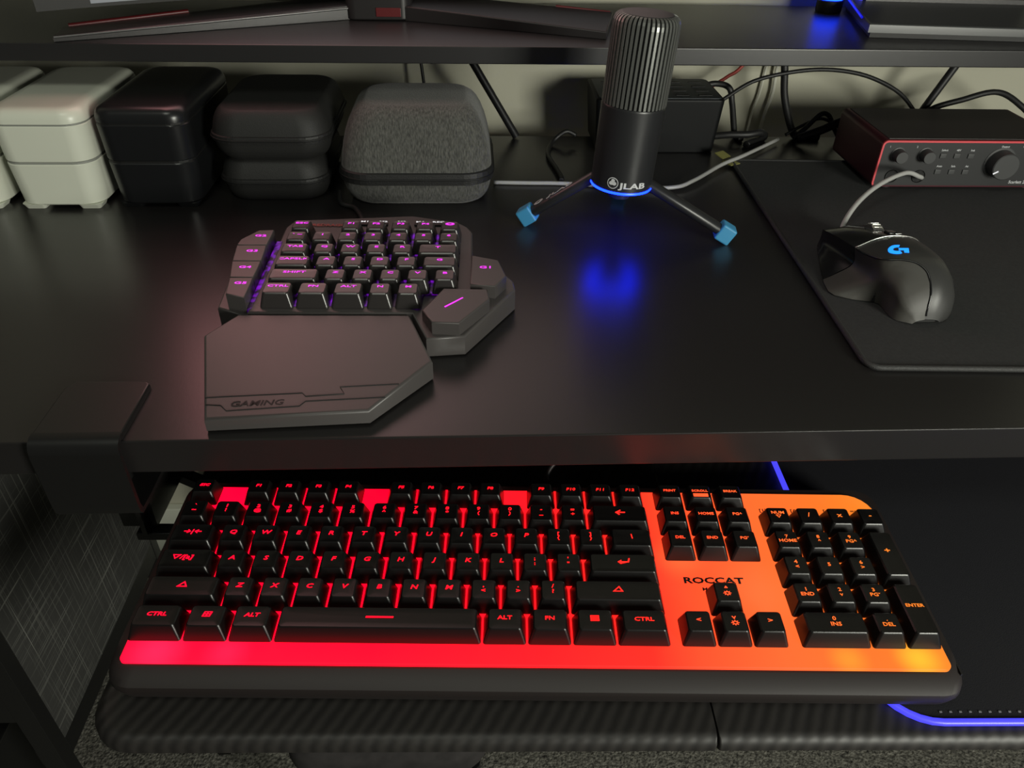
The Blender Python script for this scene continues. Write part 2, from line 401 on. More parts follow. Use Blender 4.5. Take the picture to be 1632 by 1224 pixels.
for i, s in enumerate(('PRINT', 'SCROLL', 'BREAK')): (lambda k: obj('lit_marker', box(-.0046, .0045, .0088, .0046, .0070, .00915), 'legend', k) if s == 'SCROLL' else None)(kkey(s, NX+i*U, U, 5, depth=FD, size=.0023, sx=1.15, shear=0))
for i, s in enumerate(('INS', 'HOME', 'PG^')): kkey(s, NX+i*U, U, 4, size=.0026, sx=1.2, shear=0)
for i, s in enumerate(('DEL', 'END', 'PGˇ')): kkey(s, NX+i*U, U, 3, size=.0026, sx=1.2, shear=0)
kkey('˄\n☼', NX+U, U, 1, size=.0034, shear=0)
for i, s in enumerate(('<', 'v\n☼', '>')): kkey(s, NX+i*U, U, 0, size=.0034, shear=0)
PX = .3543; PU = .0187
for i, s in enumerate(('NUM\n▽', '/', 'x', '-')): kkey(s, PX+i*PU, PU, 4, size=.0028 if i == 0 else .0042, shear=0, sx=1.2)
for i, s in enumerate(('7\nHOME', '8\n^', '9\nPG^')): kkey(s, PX+i*PU, PU, 3, size=.0029, shear=0, sx=1.2)
for i, s in enumerate(('4\n<', '5', '6\n>')): kkey(s, PX+i*PU, PU, 2, size=.0031, shear=0, sx=1.2)
for i, s in enumerate(('1\nEND', '2\nv', '3\nPGˇ')): kkey(s, PX+i*PU, PU, 1, size=.0029, shear=0, sx=1.2)
kkey('0\nINS', PX, 2*PU, 0, size=.0031, shear=0, sx=1.2); kkey('.\nDEL', PX+2*PU, PU, 0, size=.0029, shear=0, sx=1.2)
kkey('+', PX+3*PU, PU, 2, dd=2, size=.0045, shear=0); kkey('ENTER', PX+3*PU, PU, 0, dd=2, size=.0026, shear=0, sx=1.2)
for (x0, y0, x1, y1) in ((.4340, -.012, .4350, .10),):
    obj('side_seam', box(x0, y0, -.0030, x1, y1, -.0012), 'dark', kb)

# ------------------------------------------------------------------ pull-out tray
TZ = -.0872
tray = thing('keyboard_tray', 'black carbon-patterned pull-out tray hung under the desk by a clamp', 'keyboard tray', (0, .33, TZ), -.03)
def TL(x, y, z=0):
    a = .03; dx, dy = x, y-.33
    return (math.cos(a)*dx-math.sin(a)*dy, math.sin(a)*dx+math.cos(a)*dy, z-TZ)
def traypanel(x0, x1, rl_, rr_):
    L = []
    for i, z in ((.010, -.0125), (.004, -.0115), (.0005, -.008), (.0008, -.004), (.0035, -.0008), (.007, 0)):
        L.append(lift(rr(x0+(i if rl_ > .01 else 0), -.1245+i, x1-(i if rr_ > .01 else 0), .14, (max(rl_-i, .001), max(rr_-i, .001), .004, .004), 6), z))
    return sharp(loft(L), 40)
obj('tray_panel', traypanel(-.1985, .1235, .026, .002), 'carbon', tray)
obj('tray_panel', traypanel(.1245, .60, .002, .026), 'carbon', tray)
cl = obj('clamp_plate', prism([TL(-.2005, .342)[:2], TL(-.2005, .3905)[:2], TL(-.2035, .3935)[:2], TL(-.245, .3935)[:2], TL(-.250, .388)[:2], TL(-.250, .342)[:2]], .0015-TZ-.0013, .0046-TZ, .0012), 'steel', tray)
# C-shaped clamp strap: profile in y,z swept between two x positions
prof = [(.3440, .0047), (.3400, .0043), (.3366, .0026), (.3346, -.0006), (.3338, -.0060), (.3338, -.044), (.3345, -.049), (.3365, -.052), (.350, -.053), (.392, -.053)]
prof_in = [(.3440, .0014), (.3405, .0010), (.3385, .0002), (.3372, -.0020), (.3368, -.0060), (.3368, -.043), (.3372, -.046), (.3385, -.0490), (.350, -.050), (.392, -.050)]
Lp = []
for xx in (-.250, -.2478, -.2028, -.2005):
    e = 0 if xx in (-.2478, -.2028) else .0004
    Lp.append([TL(xx, y, z) for y, z in prof] + [TL(xx, y, z) for y, z in prof_in[::-1]])
obj('clamp_strap', sharp(loft(Lp), 50), 'steel', tray)
sc = obj('clamp_screw', lathe([(.0055, -.050), (.0055, -.036), (.015, -.0355), (.0160, -.0345), (.0160, -.0315), (.015, -.0305)], 32), 'steel', tray, TL(-.222, .366, TZ)[:2] + (-TZ,))
def bar(a, b, w, z0, z1, nm):
    a, b = Vector(a), Vector(b); t = (b-a).normalized(); n = Vector((-t.y, t.x))*w/2
    return obj(nm, prism([tuple(q) for q in (a-n, b-n, b+n, a+n)], z0-TZ, z1-TZ, .0006), 'steel', tray)
bar((-.2180, .020), (-.2180, .150), .022, -.084, -.052, 'tray_rail')
bar((-.2260, .079), (-.1800, .056), .008, -.090, -.082, 'tray_strut')
bar((-.2120, .012), (-.2120, .058), .0030, -.084, -.056, 'rail_lip')
bar((-.2200, .020), (-.1900, .020), .009, -.092, -.086, 'tray_arm')

# light-edged mouse pad lying on the right half of the tray
lp = thing('light_edged_mouse_pad', 'dark cloth mouse pad with a glowing blue edge on the tray right of the keyboard', 'mouse pad', (.4, .318, TZ), -.03)
def PL(x, y): 
    a = .03; dx, dy = x-.4, y-.33
    return (math.cos(a)*dx-math.sin(a)*dy, math.sin(a)*dx+math.cos(a)*dy)
PADP = rr(-.1885, -.1150, .19, .14, .030, 8)
obj('cloth_top', sharp(loft([lift(PADP, .0002), lift(PADP, .0022), lift(inset(PADP, .0005), .0026)])), 'cloth_dark', lp)
obj('glowing_edge', tube(lift(PADP, .0023), .0019, 8, 1, closed=True), 'violet_led', lp)
stm = box(-.0007, -.0004, 0, .0007, .0004, .0004)
for k in range(62):
    obj('stitch', stm, 'print_dim', lp, (-.158+k*.0052, -.1095, .00255))

# ------------------------------------------------------------------ one-handed keypad on the desk
PHI = -.0258
kp = thing('one_handed_keypad', 'compact one-handed gaming keypad with magenta-lit keys and attached wrist rest', 'keypad', (-.1488, .4579, 0), PHI)
def mm(P): return [(a/1000, b/1000) for a, b in P]
def kz(y): return .0294 + .03*y
platez = lambda x, y: kz(y) - .0100
CASE = mm([(-4, -7.5), (106, -7.5), (117, -33), (142, -30), (176, 29), (175, 41), (166, 56), (145, 64), (143.5, 112), (139, 122), (131, 130), (94, 141), (0, 131), (-5, 118)])
def casebot(x, y): return .0012
casetop = lambda x, y: platez(x, y) - (.0030 if (x > .146 or y < -.009) else 0)
obj('case', prism(CASE, 0, 0, .0016, casebot, casetop), 'pad_body', kp)
for P_ in ((5, 5), (130, 5), (130, 110), (5, 110)):
    obj('rubber_foot', lathe([(.005, 0), (.005, .0016)], 16), 'dark', kp, (P_[0]/1000, P_[1]/1000, 0))
WELL = mm([(4, 0), (109, 0), (112, 17), (132, 17), (132, 110), (42, 110), (42, 92), (4, 92)])
def purplewell():
    m = glow('purple_key_well', (.22, .0, .62), .5); nt = m.node_tree; b = nt.nodes['Principled BSDF']
    b.inputs['Base Color'].default_value = (.01, .008, .012, 1)
    tc = nt.nodes.new('ShaderNodeTexCoord'); n = nt.nodes.new('ShaderNodeTexNoise'); n.inputs['Scale'].default_value = 130
    r = nt.nodes.new('ShaderNodeMapRange'); r.inputs[1].default_value = .46; r.inputs[2].default_value = .72; r.inputs[3].default_value = 0.02; r.inputs[4].default_value = .9
    nt.links.new(tc.outputs['Object'], n.inputs['Vector']); nt.links.new(n.outputs['Fac'], r.inputs[0]); nt.links.new(r.outputs[0], b.inputs['Emission Strength'])
    return m
M['well'] = purplewell()
obj('key_well', prism(WELL, 0, 0, .0004, lambda x, y: platez(x, y)-.001, lambda x, y: platez(x, y)+.0003), 'well', kp)
GX, GY = .0026, -.0034
TILT = .03
def pkey(lab, u, w, row, size=.0043, sx=1.75, first=False):
    h = .0102
    x = GX + u*U; y = GY + row*U
    k = obj('key', keymesh(w*U-.0016, U-.0012, h, .0021, .0026, .0012, .0007, .0020, 4), 'pad_key', kp, (x + w*U/2, y + .0005, platez(0, y) + .0003), (TILT, 0, 0))
    if lab: obj('legend', text(lab, size, sx, 0), 'magenta', k, (0, .0125, h - .0002))
    return k
for lab, u, w in (('CTRL', 0, 1.25), ('FN', 1.25, 1.25), ('ALT', 2.5, 1.25), ('N', 3.75, 1), ('M', 4.75, 1)): pkey(lab, u, w, 0, .0034)
for lab, u, w in (('SHIFT', 0, 2), ('Z', 2, 1), ('X', 3, 1), ('C', 4, 1), ('V', 5, 1), ('B', 6, 1)): pkey(lab, u, w, 1, .0036)
for lab, u, w in (('CAPSLK', 0, 1.5), ('A', 1.5, 1), ('S', 2.5, 1), ('D', 3.5, 1), ('F', 4.5, 1), ('G', 5.5, 1.5)): pkey(lab, u, w, 2, .0036)
for lab, u, w in (('TAB', 0, 1.25), ('Q', 1.25, 1), ('W', 2.25, 1), ('E', 3.25, 1), ('R', 4.25, 1), ('T', 5.25, 1.75)): pkey(lab, u, w, 3, .0036)
for i, lab in enumerate(("` ~", '1', '2', '3', '4', '5', '6')): pkey(lab, i, 1, 4, .0036)
for lab, u in (('ESC', 0), ('F1', 2), ('F2', 3), ('F3', 4), ('F4', 5), ('◎', 6)): pkey(lab, u, 1, 5, .0036 if lab != '◎' else .005)
obj('brand_print', text('REDRAGON', .0056, 1.05, bold=.03), 'red_logo', kp, (.0315, .1210, platez(0, .1210)+.0006), (TILT, 0, 0))
for k, s in enumerate(('M1', 'M2', 'M3', 'M4', 'REC')):
    b = obj('memory_button', box(-.0042, -.0022, 0, .0042, .0022, .0014, .0004), 'dark', kp, (.0565 + k*.0148, .1235, platez(0, .1245)), (TILT, 0, 0))
    obj('button_print', text(s, .0036, 1.5), 'white_led', kp, (.0565 + k*.0148, .1285, platez(0, .1285)+.0004), (TILT, 0, 0))
# left strip of macro keys
MOD = mm([(-3.5, -8), (-3.5, 93), (-7, 96), (-18.5, 95), (-30, 79), (-31, 66), (-29, 30), (-27, 3)])
obj('macro_strip_case', prism(MOD, 0, 0, .0014, casebot, lambda x, y: platez(x, y)-.0030), 'pad_body', kp)
obj('macro_glow_strip', prism(mm([(-4.6, -4), (-2.0, -4), (-2.0, 93), (-6.4, 93)]), 0, 0, .0003, lambda x, y: platez(x, y)-.004, lambda x, y: platez(x, y)+.0004), 'well', kp)
GK = [('G2', [(-18.5, 93.2), (-7.3, 94.2), (-7.3, 70), (-29.0, 69.6), (-28.5, 78.2)], (-15, 84)),
      ('G3', [(-29, 68.8), (-7.3, 69.2), (-5.6, 45.8), (-26, 45.5)], (-15.5, 60)),
      ('G4', [(-26, 44.7), (-5.6, 45.0), (-5.4, 22.4), (-21.5, 22.2)], (-14.5, 36)),
      ('G5', [(-21.5, 21.4), (-5.4, 21.6), (-4.8, -4.8), (-18.3, 0.2)], (-12, 14))]
for lab, P_, c in GK:
    k = obj('macro_key', prism(mm(P_), 0, 0, .0007, lambda x, y: platez(x, y)-.003, lambda x, y: kz(y)-.0005), 'pad_body', kp)
    obj('legend', text(lab, .0042, 1.7), 'magenta', k, (c[0]/1000, c[1]/1000, kz(c[1]/1000)-.0004), (TILT, 0, 0))
g1 = obj('macro_key', prism(mm([(144.3, 61), (163.9, 53.8), (169.6, 30.7), (161.5, 16.4), (144.3, 19.3)]), 0, 0, .001, lambda x, y: platez(x, y)-.004, lambda x, y: kz(y)-.003), 'pad_body', kp)
obj('legend', text('G1', .0046, 1.7), 'magenta', g1, (.155, .0425, kz(.0425)-.0029), (TILT, 0, 0))
th_ = obj('thumb_key', prism(mm([(126, 14.4), (156.3, 13.4), (157.9, 0.2), (138.4, -29.5), (120.7, -28.5), (113.3, -14.2)]), 0, 0, .0012, lambda x, y: platez(x, y)-.004, lambda x, y: kz(y)-.0035), 'pad_body', kp)
obj('legend', box(-.0085, -.0005, 0, .0085, .0005, .0003), 'magenta', th_, (.134, -.0045, kz(-.0045)-.0035), (TILT, 0, math.radians(47)))
# wrist rest
REST = mm([(-9, -10.5), (-25, -33.5), (-3.2, -110.5), (88.9, -103), (122.8, -58), (104.7, -10)])
restz = lambda x, y: .0195 + (y+.010)*.095
wr = obj('wrist_rest', prism(REST, 0, 0, .0018, lambda x, y: .0015, restz), 'pad_body', kp)
def groove(P, r=.00045):
    return tube([(a/1000, b/1000, restz(0, b/1000)) for a, b in P], r, 6, 1)
for P_ in ([(-7.5, -92.4), (48, -88.1), (50.5, -91), (72.8, -88.8), (69.3, -82.7), (104, -79.8)], [(-5.5, -98.5), (3.3, -99.1), (7.6, -103.5), (48.4, -99.3), (51.3, -95.2), (97, -91.5)]):
    obj('panel_line', groove(P_), 'dark', wr)
obj('embossed_word', text('GAMING', .0062, 1.25, .15), 'dark', wr, (.0235, -.0972, restz(0, -.0972)+.0002), (.095, 0, .07))
for P_ in ((0, -30), (100, -30), (15, -95), (80, -90)):
    obj('rubber_foot', lathe([(.005, 0), (.005, .002)], 16), 'dark', wr, (P_[0]/1000, P_[1]/1000, 0))

# ------------------------------------------------------------------ lunch boxes
def lunch_box(label, m, loc, seal, rz=0, feet=True):
    t = thing('lunch_box', label, 'lunch box', loc, rz, 'two-tier lunch boxes at the left')
    hw = .0395; dp = .150
    def tier(z0, z1, w0, w1, name):
        L = []
        for i, z, w in ((.0012, z0, w0), (0, z0+.0012, w0), (0, z1-.0008, w1), (.0006, z1, w1)):
            L.append(lift(rr(-w+i, i+(hw-w), w-i, dp-i, .016, 6), z))
        return obj(name, sharp(loft(L), 40), m, t)
    tier(.004, .0415, .0365, .0385, 'bottom_tier')
    tier(.0430, .0745, .0385, .0395, 'top_tier')
    for z, w in ((.0410, .0378), (.0740, .0388)):
        obj('seal_ring', loft([lift(rr(-w, hw-w, w, dp-.001, .0155, 6), z), lift(rr(-w, hw-w, w, dp-.001, .0155, 6), z+.0025)]), seal, t)
    L = []
    for i, z in ((0, .0762), (0, .0800), (.0010, .0835), (.0030, .0862), (.0065, .0877), (.012, .0883)):
        L.append(lift(rr(-hw+i, i, hw-i, dp-i, max(.017-i*.6, .004), 6), z))
    obj('lid', sharp(loft(L), 40), m, t)
    for sx in (-1, 1):
        for y in (.012, .128):
            P0 = rr(sx*.024-.010, y-.008, sx*.024+.010, y+.010, .004, 4)
            obj('foot', sharp(loft([lift(inset(P0, .0015), 0), lift(inset(P0, -.001), .0045)])), m, t)
    return t
lunch_box('white two-tier lunch box with grey seals, next to the black lunch box', 'white', (-.3685, .662, 0), 'seal')
lunch_box('black two-tier lunch box between the white lunch box and the zip cases', 'lunch_black', (-.2835, .665, 0), 'dark')
lunch_box('pale lunch box cut off by the left edge of the picture', 'white', (-.4545, .662, 0), 'seal')

# ------------------------------------------------------------------ zip cases
def soft_case(name, label, cat, loc, w, d, h, zs, m, taper_top, taper_bot, r, group=None, rz=0, zh=.0035):
    t = thing(name, label, cat, loc, rz, group)
    def shell(zA, zB, tp, nm, flip):
        L = []
        for k in range(9):
            f = k/8; a = f*math.pi/2
            i = tp*(1-math.cos(a))*.55 + tp*.45*f; z = zA + (zB-zA)*math.sin(a)**.9 if k else zA
            L.append(lift(rr(-w/2+i, i, w/2-i, d-i, max(r-i*.25, .006), 7), z))
        L.append(lift(rr(-w/2+tp*1.7, tp*1.7, w/2-tp*1.7, d-tp*1.7, max(r*.5, .004), 7), zB))
        return obj(nm, sharp(loft(L), 50), m, t)
    shell(zs+.0018, h, taper_top, 'upper_shell', False)
    shell(zs-.0018, .0, taper_bot, 'lower_shell', True)
    ring = rr(-w/2-.0002, -.0002, w/2+.0002, d+.0002, r, 7)
    zb = obj('zipper_band', loft([lift(inset(ring, .0015), zs-zh), lift(inset(ring, -.0010), zs-zh*.8), lift(inset(ring, -.0014), zs), lift(inset(ring, -.0010), zs+zh*.8), lift(inset(ring, .0015), zs+zh)]), 'zip', t)
    obj('zipper_teeth', tube(lift(inset(ring, -.0014), zs), .0008, 6, 1, closed=True), 'dark', zb)
    return t
soft_case('zip_case', 'small black zip case at the bottom of the stack of two', 'case', (-.184, .681, 0), .096, .130, .0385, .0185, 'case_black', .010, .007, .022, 'stacked black zip cases')
soft_case('zip_case', 'small black zip case lying on top of another zip case', 'case', (-.181, .677, .0387), .104, .138, .0430, .0195, 'case_black', .011, .009, .024, 'stacked black zip cases')
soft_case('headphone_case', 'large grey melange fabric hard case with black zipper band', 'case', (-.0530, .668, 0), .138, .120, .0850, .0265, 'case_grey', .025, .011, .026, zh=.0062)

# ------------------------------------------------------------------ microphone on a tripod
mic = thing('microphone', 'black desktop microphone with ribbed grille, blue light ring and tripod legs', 'microphone', (.1182, .6085, 0))
tiltm = (0, math.radians(3.2), 0)
mb = obj('body', lathe([(.010, .0455), (.0245, .0465), (.0250, .0475), (.0252, .1105), (.0245, .1120), (.0225, .1125), (.0222, .168), (.0215, .1725), (.019, .1745), (.006, .1748)], 64), 'mic', mic, (0, 0, 0), tiltm)
fin = []
FP_ = [(.0215, .1125), (.0252, .1125), (.0252, .1680), (.0249, .1712), (.0240, .1735), (.0222, .1752), (.0195, .1760), (.0195, .1745), (.0212, .1738), (.0222, .1705)]
hw_ = .00095
V = [(r, -hw_, z) for r, z in FP_] + [(r, hw_, z) for r, z in FP_]; n_ = len(FP_)
Fc = [tuple(range(n_))[::-1], tuple(range(n_, 2*n_))] + [(k, (k+1) % n_, (k+1) % n_ + n_, k+n_) for k in range(n_)]
finm = mesh('fin', V, Fc); bm = bmesh.new(); bm.from_mesh(finm); bmesh.ops.recalc_face_normals(bm, faces=bm.faces); bm.to_mesh(finm); bm.free()
finm.materials.append(M['fin'])
for k in range(44):
    obj('grille_fin', finm, None, mb, (0, 0, 0), (0, 0, 2*math.pi*k/44))
obj('top_disc', lathe([(.0200, .1740), (.0202, .1755), (.0190, .1763), (.002, .1765)], 40), 'mic', mb)
obj('light_ring', lathe([(.0225, .0458), (.0252, .0460), (.0257, .0468), (.0254, .0478), (.0235, .0480)], 64), 'blue_led', mb)
obj('mount_stem', lathe([(.004, .034), (.009, .036), (.010, .0458)], 24), 'mic', mb)
def wrap(me, R, a0, z0):
    for v in me.vertices:
        a = a0 + v.co.x/R; rad = R + v.co.z
        v.co = (rad*math.cos(a), rad*math.sin(a), z0 + v.co.y)
    return me
obj('brand_print', wrap(text('JLAB', .0064, 1.75, bold=.03), .02535, math.radians(-79), .0535), 'print', mb)
ringm = mesh('r', *(lambda q: (q[0], q[1]))((lambda n: ([(rr_*math.cos(2*math.pi*k/n), rr_*math.sin(2*math.pi*k/n), 0) for rr_ in (.0040, .0046) for k in range(n)], [(k, (k+1) % n, (k+1) % n + n, k+n) for k in range(n)]))(28)))
obj('emblem_ring', wrap(ringm, .0255, math.radians(-117), .0550), 'print', mb)
obj('emblem_mark', wrap(text('♣', .0060, 1.0), .02545, math.radians(-117), .0550), 'print', mb)
for ang, ln, nm in ((162, .0765, 0), (-8.8, .0945, 1), (78, .085, 2)):
    a = math.radians(ang); d = Vector((math.cos(a), math.sin(a), 0))
    top = Vector((0, 0, .050)) + d*.020; ft = d*ln + Vector((0, 0, .0085))
    lg = obj('tripod_leg', tube([top, ft], .0048, 12, 1, sx=1.25), 'mic', mic)
    v = (ft-top).normalized(); fm = box(-.0068, -.0075, -.0070, .0068, .0075, .0070, .0018, 3)
    rot = v.to_track_quat('Z', 'Y').to_euler()
    obj('rubber_foot', fm, 'bluefoot', lg, ft - v*.0005, rot)
    if nm == 0:
        mid = top.lerp(ft, .52); up_ = Vector((0, 0, 1)); sd = v.cross(up_).normalized(); nn = sd.cross(v).normalized()
        if nn.z < 0: nn = -nn
        bx = -v; by = nn.cross(bx)
        Rm = Matrix((bx, by, nn)).transposed()
        t = obj('leg_print', text('JLAB', .0085, 1.5), 'print', lg, top.lerp(ft, .45) + nn*.0049, Rm.to_euler())
        obj('leg_emblem', text('◎', .0110, 1.0), 'print', lg, top.lerp(ft, .78) + nn*.0049, Rm.to_euler())

# ------------------------------------------------------------------ charger box behind the microphone
cb = thing('charging_station', 'black multi-slot charger box standing behind the microphone', 'charger', (.195, .812, 0), 0)
Lc = []
for i, z in ((.0045, .0005), (.0040, .0015), (.0, .0545), (.0003, .0560), (.0018, .0570)):
    Lc.append(lift(rr(-.068+i, i*.6, .068-i, .083-i, .006, 4), z))
obj('body', sharp(loft(Lc), 40), 'box_black', cb)
tp = obj('top_panel', rbox(-.0645, .003, .0560, .0645, .079, .0578, .004, .0006), 'box_top', cb)
sm = box(-.0070, -.0022, -.0004, .0070, .0022, .0004, .0002)
for i in range(5):
    for j in range(4): obj('slot', sm, 'dark', tp, (-.0480+i*.0243, .014+j*.0165, .0579))

# ------------------------------------------------------------------ desk mat, audio interface
dm = thing('desk_mat', 'large black cloth desk mat with stitched edge on the right of the desk', 'desk mat', (.2545, .4015, 0), -.04)
MP = rr(0, 0, .80, .385, .010, 6)
obj('cloth', sharp(loft([lift(MP, .0002), lift(MP, .0026), lift(inset(MP, .0006), .0030)])), 'cloth', dm)
obj('stitched_edge', tube(lift(inset(MP, .0008), .0022), .0021, 8, 1, closed=True), 'stitch', dm)

ai = thing('audio_interface', 'dark red audio interface box with knobs and bright red front rim', 'audio interface', (.384, .7025, .0031), -.012)
IW, IH, ID = .180, .0455, .105
obj('housing', (lambda L: sharp(loft(L), 40))([[(x, y, z) for x, z in rr(0, .003, IW, .003+IH, .005, 5)][::-1] for y in (.0008, ID-.004)] + [[(x, ID, z) for x, z in rr(.002, .005, IW-.002, .001+IH, .005, 5)][::-1]]), 'iface', ai)
obj('top_skin', box(.007, .004, .003+IH-.0006, IW-.007, ID-.005, .003+IH+.0005, .0004), 'iface_top', ai)
rim_o = rr(0, .003, IW, .003+IH, .005, 5); rim_i = inset(rim_o, .0017)
n_ = len(rim_o)
V = [(x, -.0012, z) for x, z in rim_o] + [(x, -.0012, z) for x, z in rim_i] + [(x, .0015, z) for x, z in rim_o] + [(x, .0015, z) for x, z in rim_i]
Fc = []
for k in range(n_):
    q = (k+1) % n_
    if max(rim_o[k][1], rim_o[q][1]) < .0062: continue
    Fc += [(k, q, q+n_, k+n_), (k+2*n_, k+3*n_, q+3*n_, q+2*n_), (k, k+2*n_, q+2*n_, q), (k+n_, q+n_, q+3*n_, k+3*n_)]
obj('red_rim', sharp(mesh('rim', V, Fc), 40), 'red_trim', ai)
obj('front_panel', (lambda P_: sharp(loft([[(x, .0012, z) for x, z in P_], [(x, -.0002, z) for x, z in P_]])))(rim_i), 'iface_face', ai)
FX = (math.pi/2, 0, 0)
def knob(x, z, r, l, nm='gain_knob'):
    k = obj(nm, lathe([(r*1.15, 0), (r*1.15, .0008), (r, .001), (r*.96, l-.0008), (r*.9, l), (r*.2, l)], 32), 'knob', ai, (x, 0, z), FX)
    return k
knob(.0175, .0350, .0060, .010); knob(.0440, .0350, .0060, .010)
bk = knob(.1190, .0275, .0130, .013, 'output_knob')
obj('pointer', box(-.0006, -.0125, .0130, .0006, -.0075, .0134), 'white_led', bk, (0, 0, 0), (0, 0, math.radians(-60)))
labs = [('Select', .0615, .0395), ('48V', .0750, .0395), ('Inst', .0885, .0395), ('Auto', .0615, .0240), ('Safe', .0750, .0240), ('Air', .0885, .0240)]
btn = box(-.0030, -.0024, 0, .0030, .0024, .0014, .0006)
for s, x, z in labs:
    obj('button', btn, 'knob', ai, (x, 0, z-.0055), FX)
    obj('button_print', text(s, .0026, 1.0), 'print', ai, (x, -.0006, z), FX)
for x in (.0175, .0440):
    j = obj('jack_socket', lathe([(.0030, 0), (.0058, 0), (.0062, .0012), (.0062, -.0002)], 24), 'dark', ai, (x, -.0002, .0140), FX)
for s, x, z, sz in (('1', .008, .0425, .0026), ('2', .034, .0425, .0026), ('Output', .1190, .0432, .0026), ('USB', .138, .0432, .0022), ('Scarlett 2i2', .145, .0085, .0042)):
    obj('panel_print', text(s, sz, 1.0), 'print', ai, (x, -.0006, z), FX)
for x in (.02, .16):
    for y in (.012, .09): obj('rubber_foot', lathe([(.006, 0), (.006, .0034)], 16), 'dark', ai, (x, y, 0))

# ------------------------------------------------------------------ mouse
ms = thing('gaming_mouse', 'dark gaming mouse with glowing blue emblem on the desk mat', 'mouse', (.3165, .4550, .0032), .02)
# stations: s, right half-width, height, shoulder (x,z), left mid (x,z), left bottom (x,z), centre x
ST = [(-.0018, .0110, .0035, (.000, .0038), (-.005, .0028), (-.008, .0010), .003),
      (0.000, .016, .0120, (.000, .0125), (-.008, .0080), (-.012, .0012), .003),
      (0.003, .021, .0200, (.001, .0205), (-.013, .0130), (-.017, .0010), .003),
      (0.008, .024, .0280, (.001, .0285), (-.016, .0190), (-.0195, .0008), .003),
      (0.016, .0260, .0350, (-.001, .0352), (-.018, .0240), (-.0195, .0008), .003),
      (0.024, .0268, .0385, (-.010, .0380), (-.0215, .0240), (-.0190, .0008), .002),
      (0.029, .0270, .0395, (-.022, .0355), (-.0235, .0220), (-.0195, .0008), .001),
      (0.0325, .0271, .0398, (-.025, .0345), (-.0245, .0205), (-.0290, .0009), 0),
      (0.036, .0272, .0400, (-.0265, .0335), (-.0250, .0190), (-.0460, .0012), 0),
      (0.046, .0272, .0398, (-.0285, .0310), (-.0260, .0160), (-.0500, .0016), 0),
      (0.058, .0268, .0382, (-.0290, .0290), (-.0265, .0150), (-.0485, .0018), 0),
      (0.064, .0266, .0370, (-.0290, .0280), (-.0268, .0148), (-.0470, .0018), 0),
      (0.080, .0258, .0335, (-.0290, .0255), (-.0275, .0140), (-.0425, .0018), 0),
      (0.100, .0245, .0280, (-.0295, .0220), (-.0280, .0125), (-.0360, .0018), 0),
      (0.116, .0225, .0225, (-.0295, .0185), (-.0285, .0110), (-.0310, .0018), 0),
      (0.122, .0200, .0185, (-.0280, .0165), (-.0280, .0100), (-.0290, .0020), 0)]
def sec(s):
    for a, b in zip(ST, ST[1:]):
        if a[0] <= s <= b[0] + 1e-9:
            f = (s-a[0])/(b[0]-a[0]); g = lambda p, q: p+(q-p)*f
            return (s, g(a[1], b[1]), g(a[2], b[2]), (g(a[3][0], b[3][0]), g(a[3][1], b[3][1])), (g(a[4][0], b[4][0]), g(a[4][1], b[4][1])), (g(a[5][0], b[5][0]), g(a[5][1], b[5][1])), g(a[6], b[6]))
def spl(P, k):
    return [(q.x, q.y) for q in smoothpath([(x, z, 0) for x, z in P], k)]
def topcurve(s, t0=0.0, t1=1.0, off=0.0):
    _, rw, h, S_, Lm, Lb, cx = sec(s)
    C = spl([(rw*.94, .0012), (rw, h*.35), (rw*.88, h*.72), (rw*.45+cx*.3, h*.97), (max(S_[0]*.35, S_[0]+.004), h if S_[0] > -.015 else h*.99), S_], 4)
    n = len(C)-1; out = []
    for k in range(13):
        q = (t0+(t1-t0)*k/12)*n; i = min(int(q), n-1); f = q-i
        out.append((C[i][0]+(C[i+1][0]-C[i][0])*f, s, C[i][1]+(C[i+1][1]-C[i][1])*f + off))
    return out
def gripcurve(s):
    _, rw, h, S_, Lm, Lb, cx = sec(s)
    C = spl([S_, Lm, (Lm[0]*.45+Lb[0]*.55, Lm[1]*.36+Lb[1]*.64 if Lb[0] < -.025 else (Lm[1]+Lb[1])*.5), Lb], 4)
    return [(x, s, z) for x, z in C]
def patch(curves, th, name, m, parent):
    """thick skin: outer curves plus the same moved inwards"""
    me = loft(curves, False, False, False, closed=False)
    o = obj(name, me, m, parent)
    bm = bmesh.new(); bm.from_mesh(me); bmesh.ops.recalc_face_normals(bm, faces=bm.faces)
    ctr = Vector((0, .05, .012)); f = bm.faces[len(bm.faces)//2]
    if f.normal.dot(f.calc_center_median()-ctr) < 0: bmesh.ops.reverse_faces(bm, faces=bm.faces)
    bmesh.ops.solidify(bm, geom=bm.faces[:], thickness=th)
    bmesh.ops.recalc_face_normals(bm, faces=bm.faces)
    bm.to_mesh(me); bm.free(); sharp(me, 45); return o
def rng(a, b, n): return [a+(b-a)*k/n for k in range(n+1)]
SS = [-.0017, -.0009, .0, .0015, .003, .0055, .008, .012, .016, .020, .024, .027, .030, .034, .040, .046, .052, .058, .0625]
patch([topcurve(s) for s in SS], .0014, 'palm_shell', 'mouse', ms)
patch([[(x*(1 if True else 1), y, z-.0004) for x, y, z in gripcurve(s)] for s in [-.0017, -.0009, .0, .0015, .003, .0055, .008, .012, .016, .020, .024, .027, .030, .034, .040, .046, .052, .058, .064]], .0014, 'side_grip', 'mouse_grip', ms)
patch([gripcurve(s) for s in rng(.0648, .1215, 9)], .0014, 'front_side_panel', 'mouse_gloss', ms)
F_ = rng(.0640, .1215, 9)
patch([topcurve(s, .0, .46) for s in F_], .0012, 'right_button', 'mouse_gloss', ms)
lb = patch([topcurve(s, .60, 1.0) for s in F_], .0012, 'left_button', 'mouse_gloss', ms)
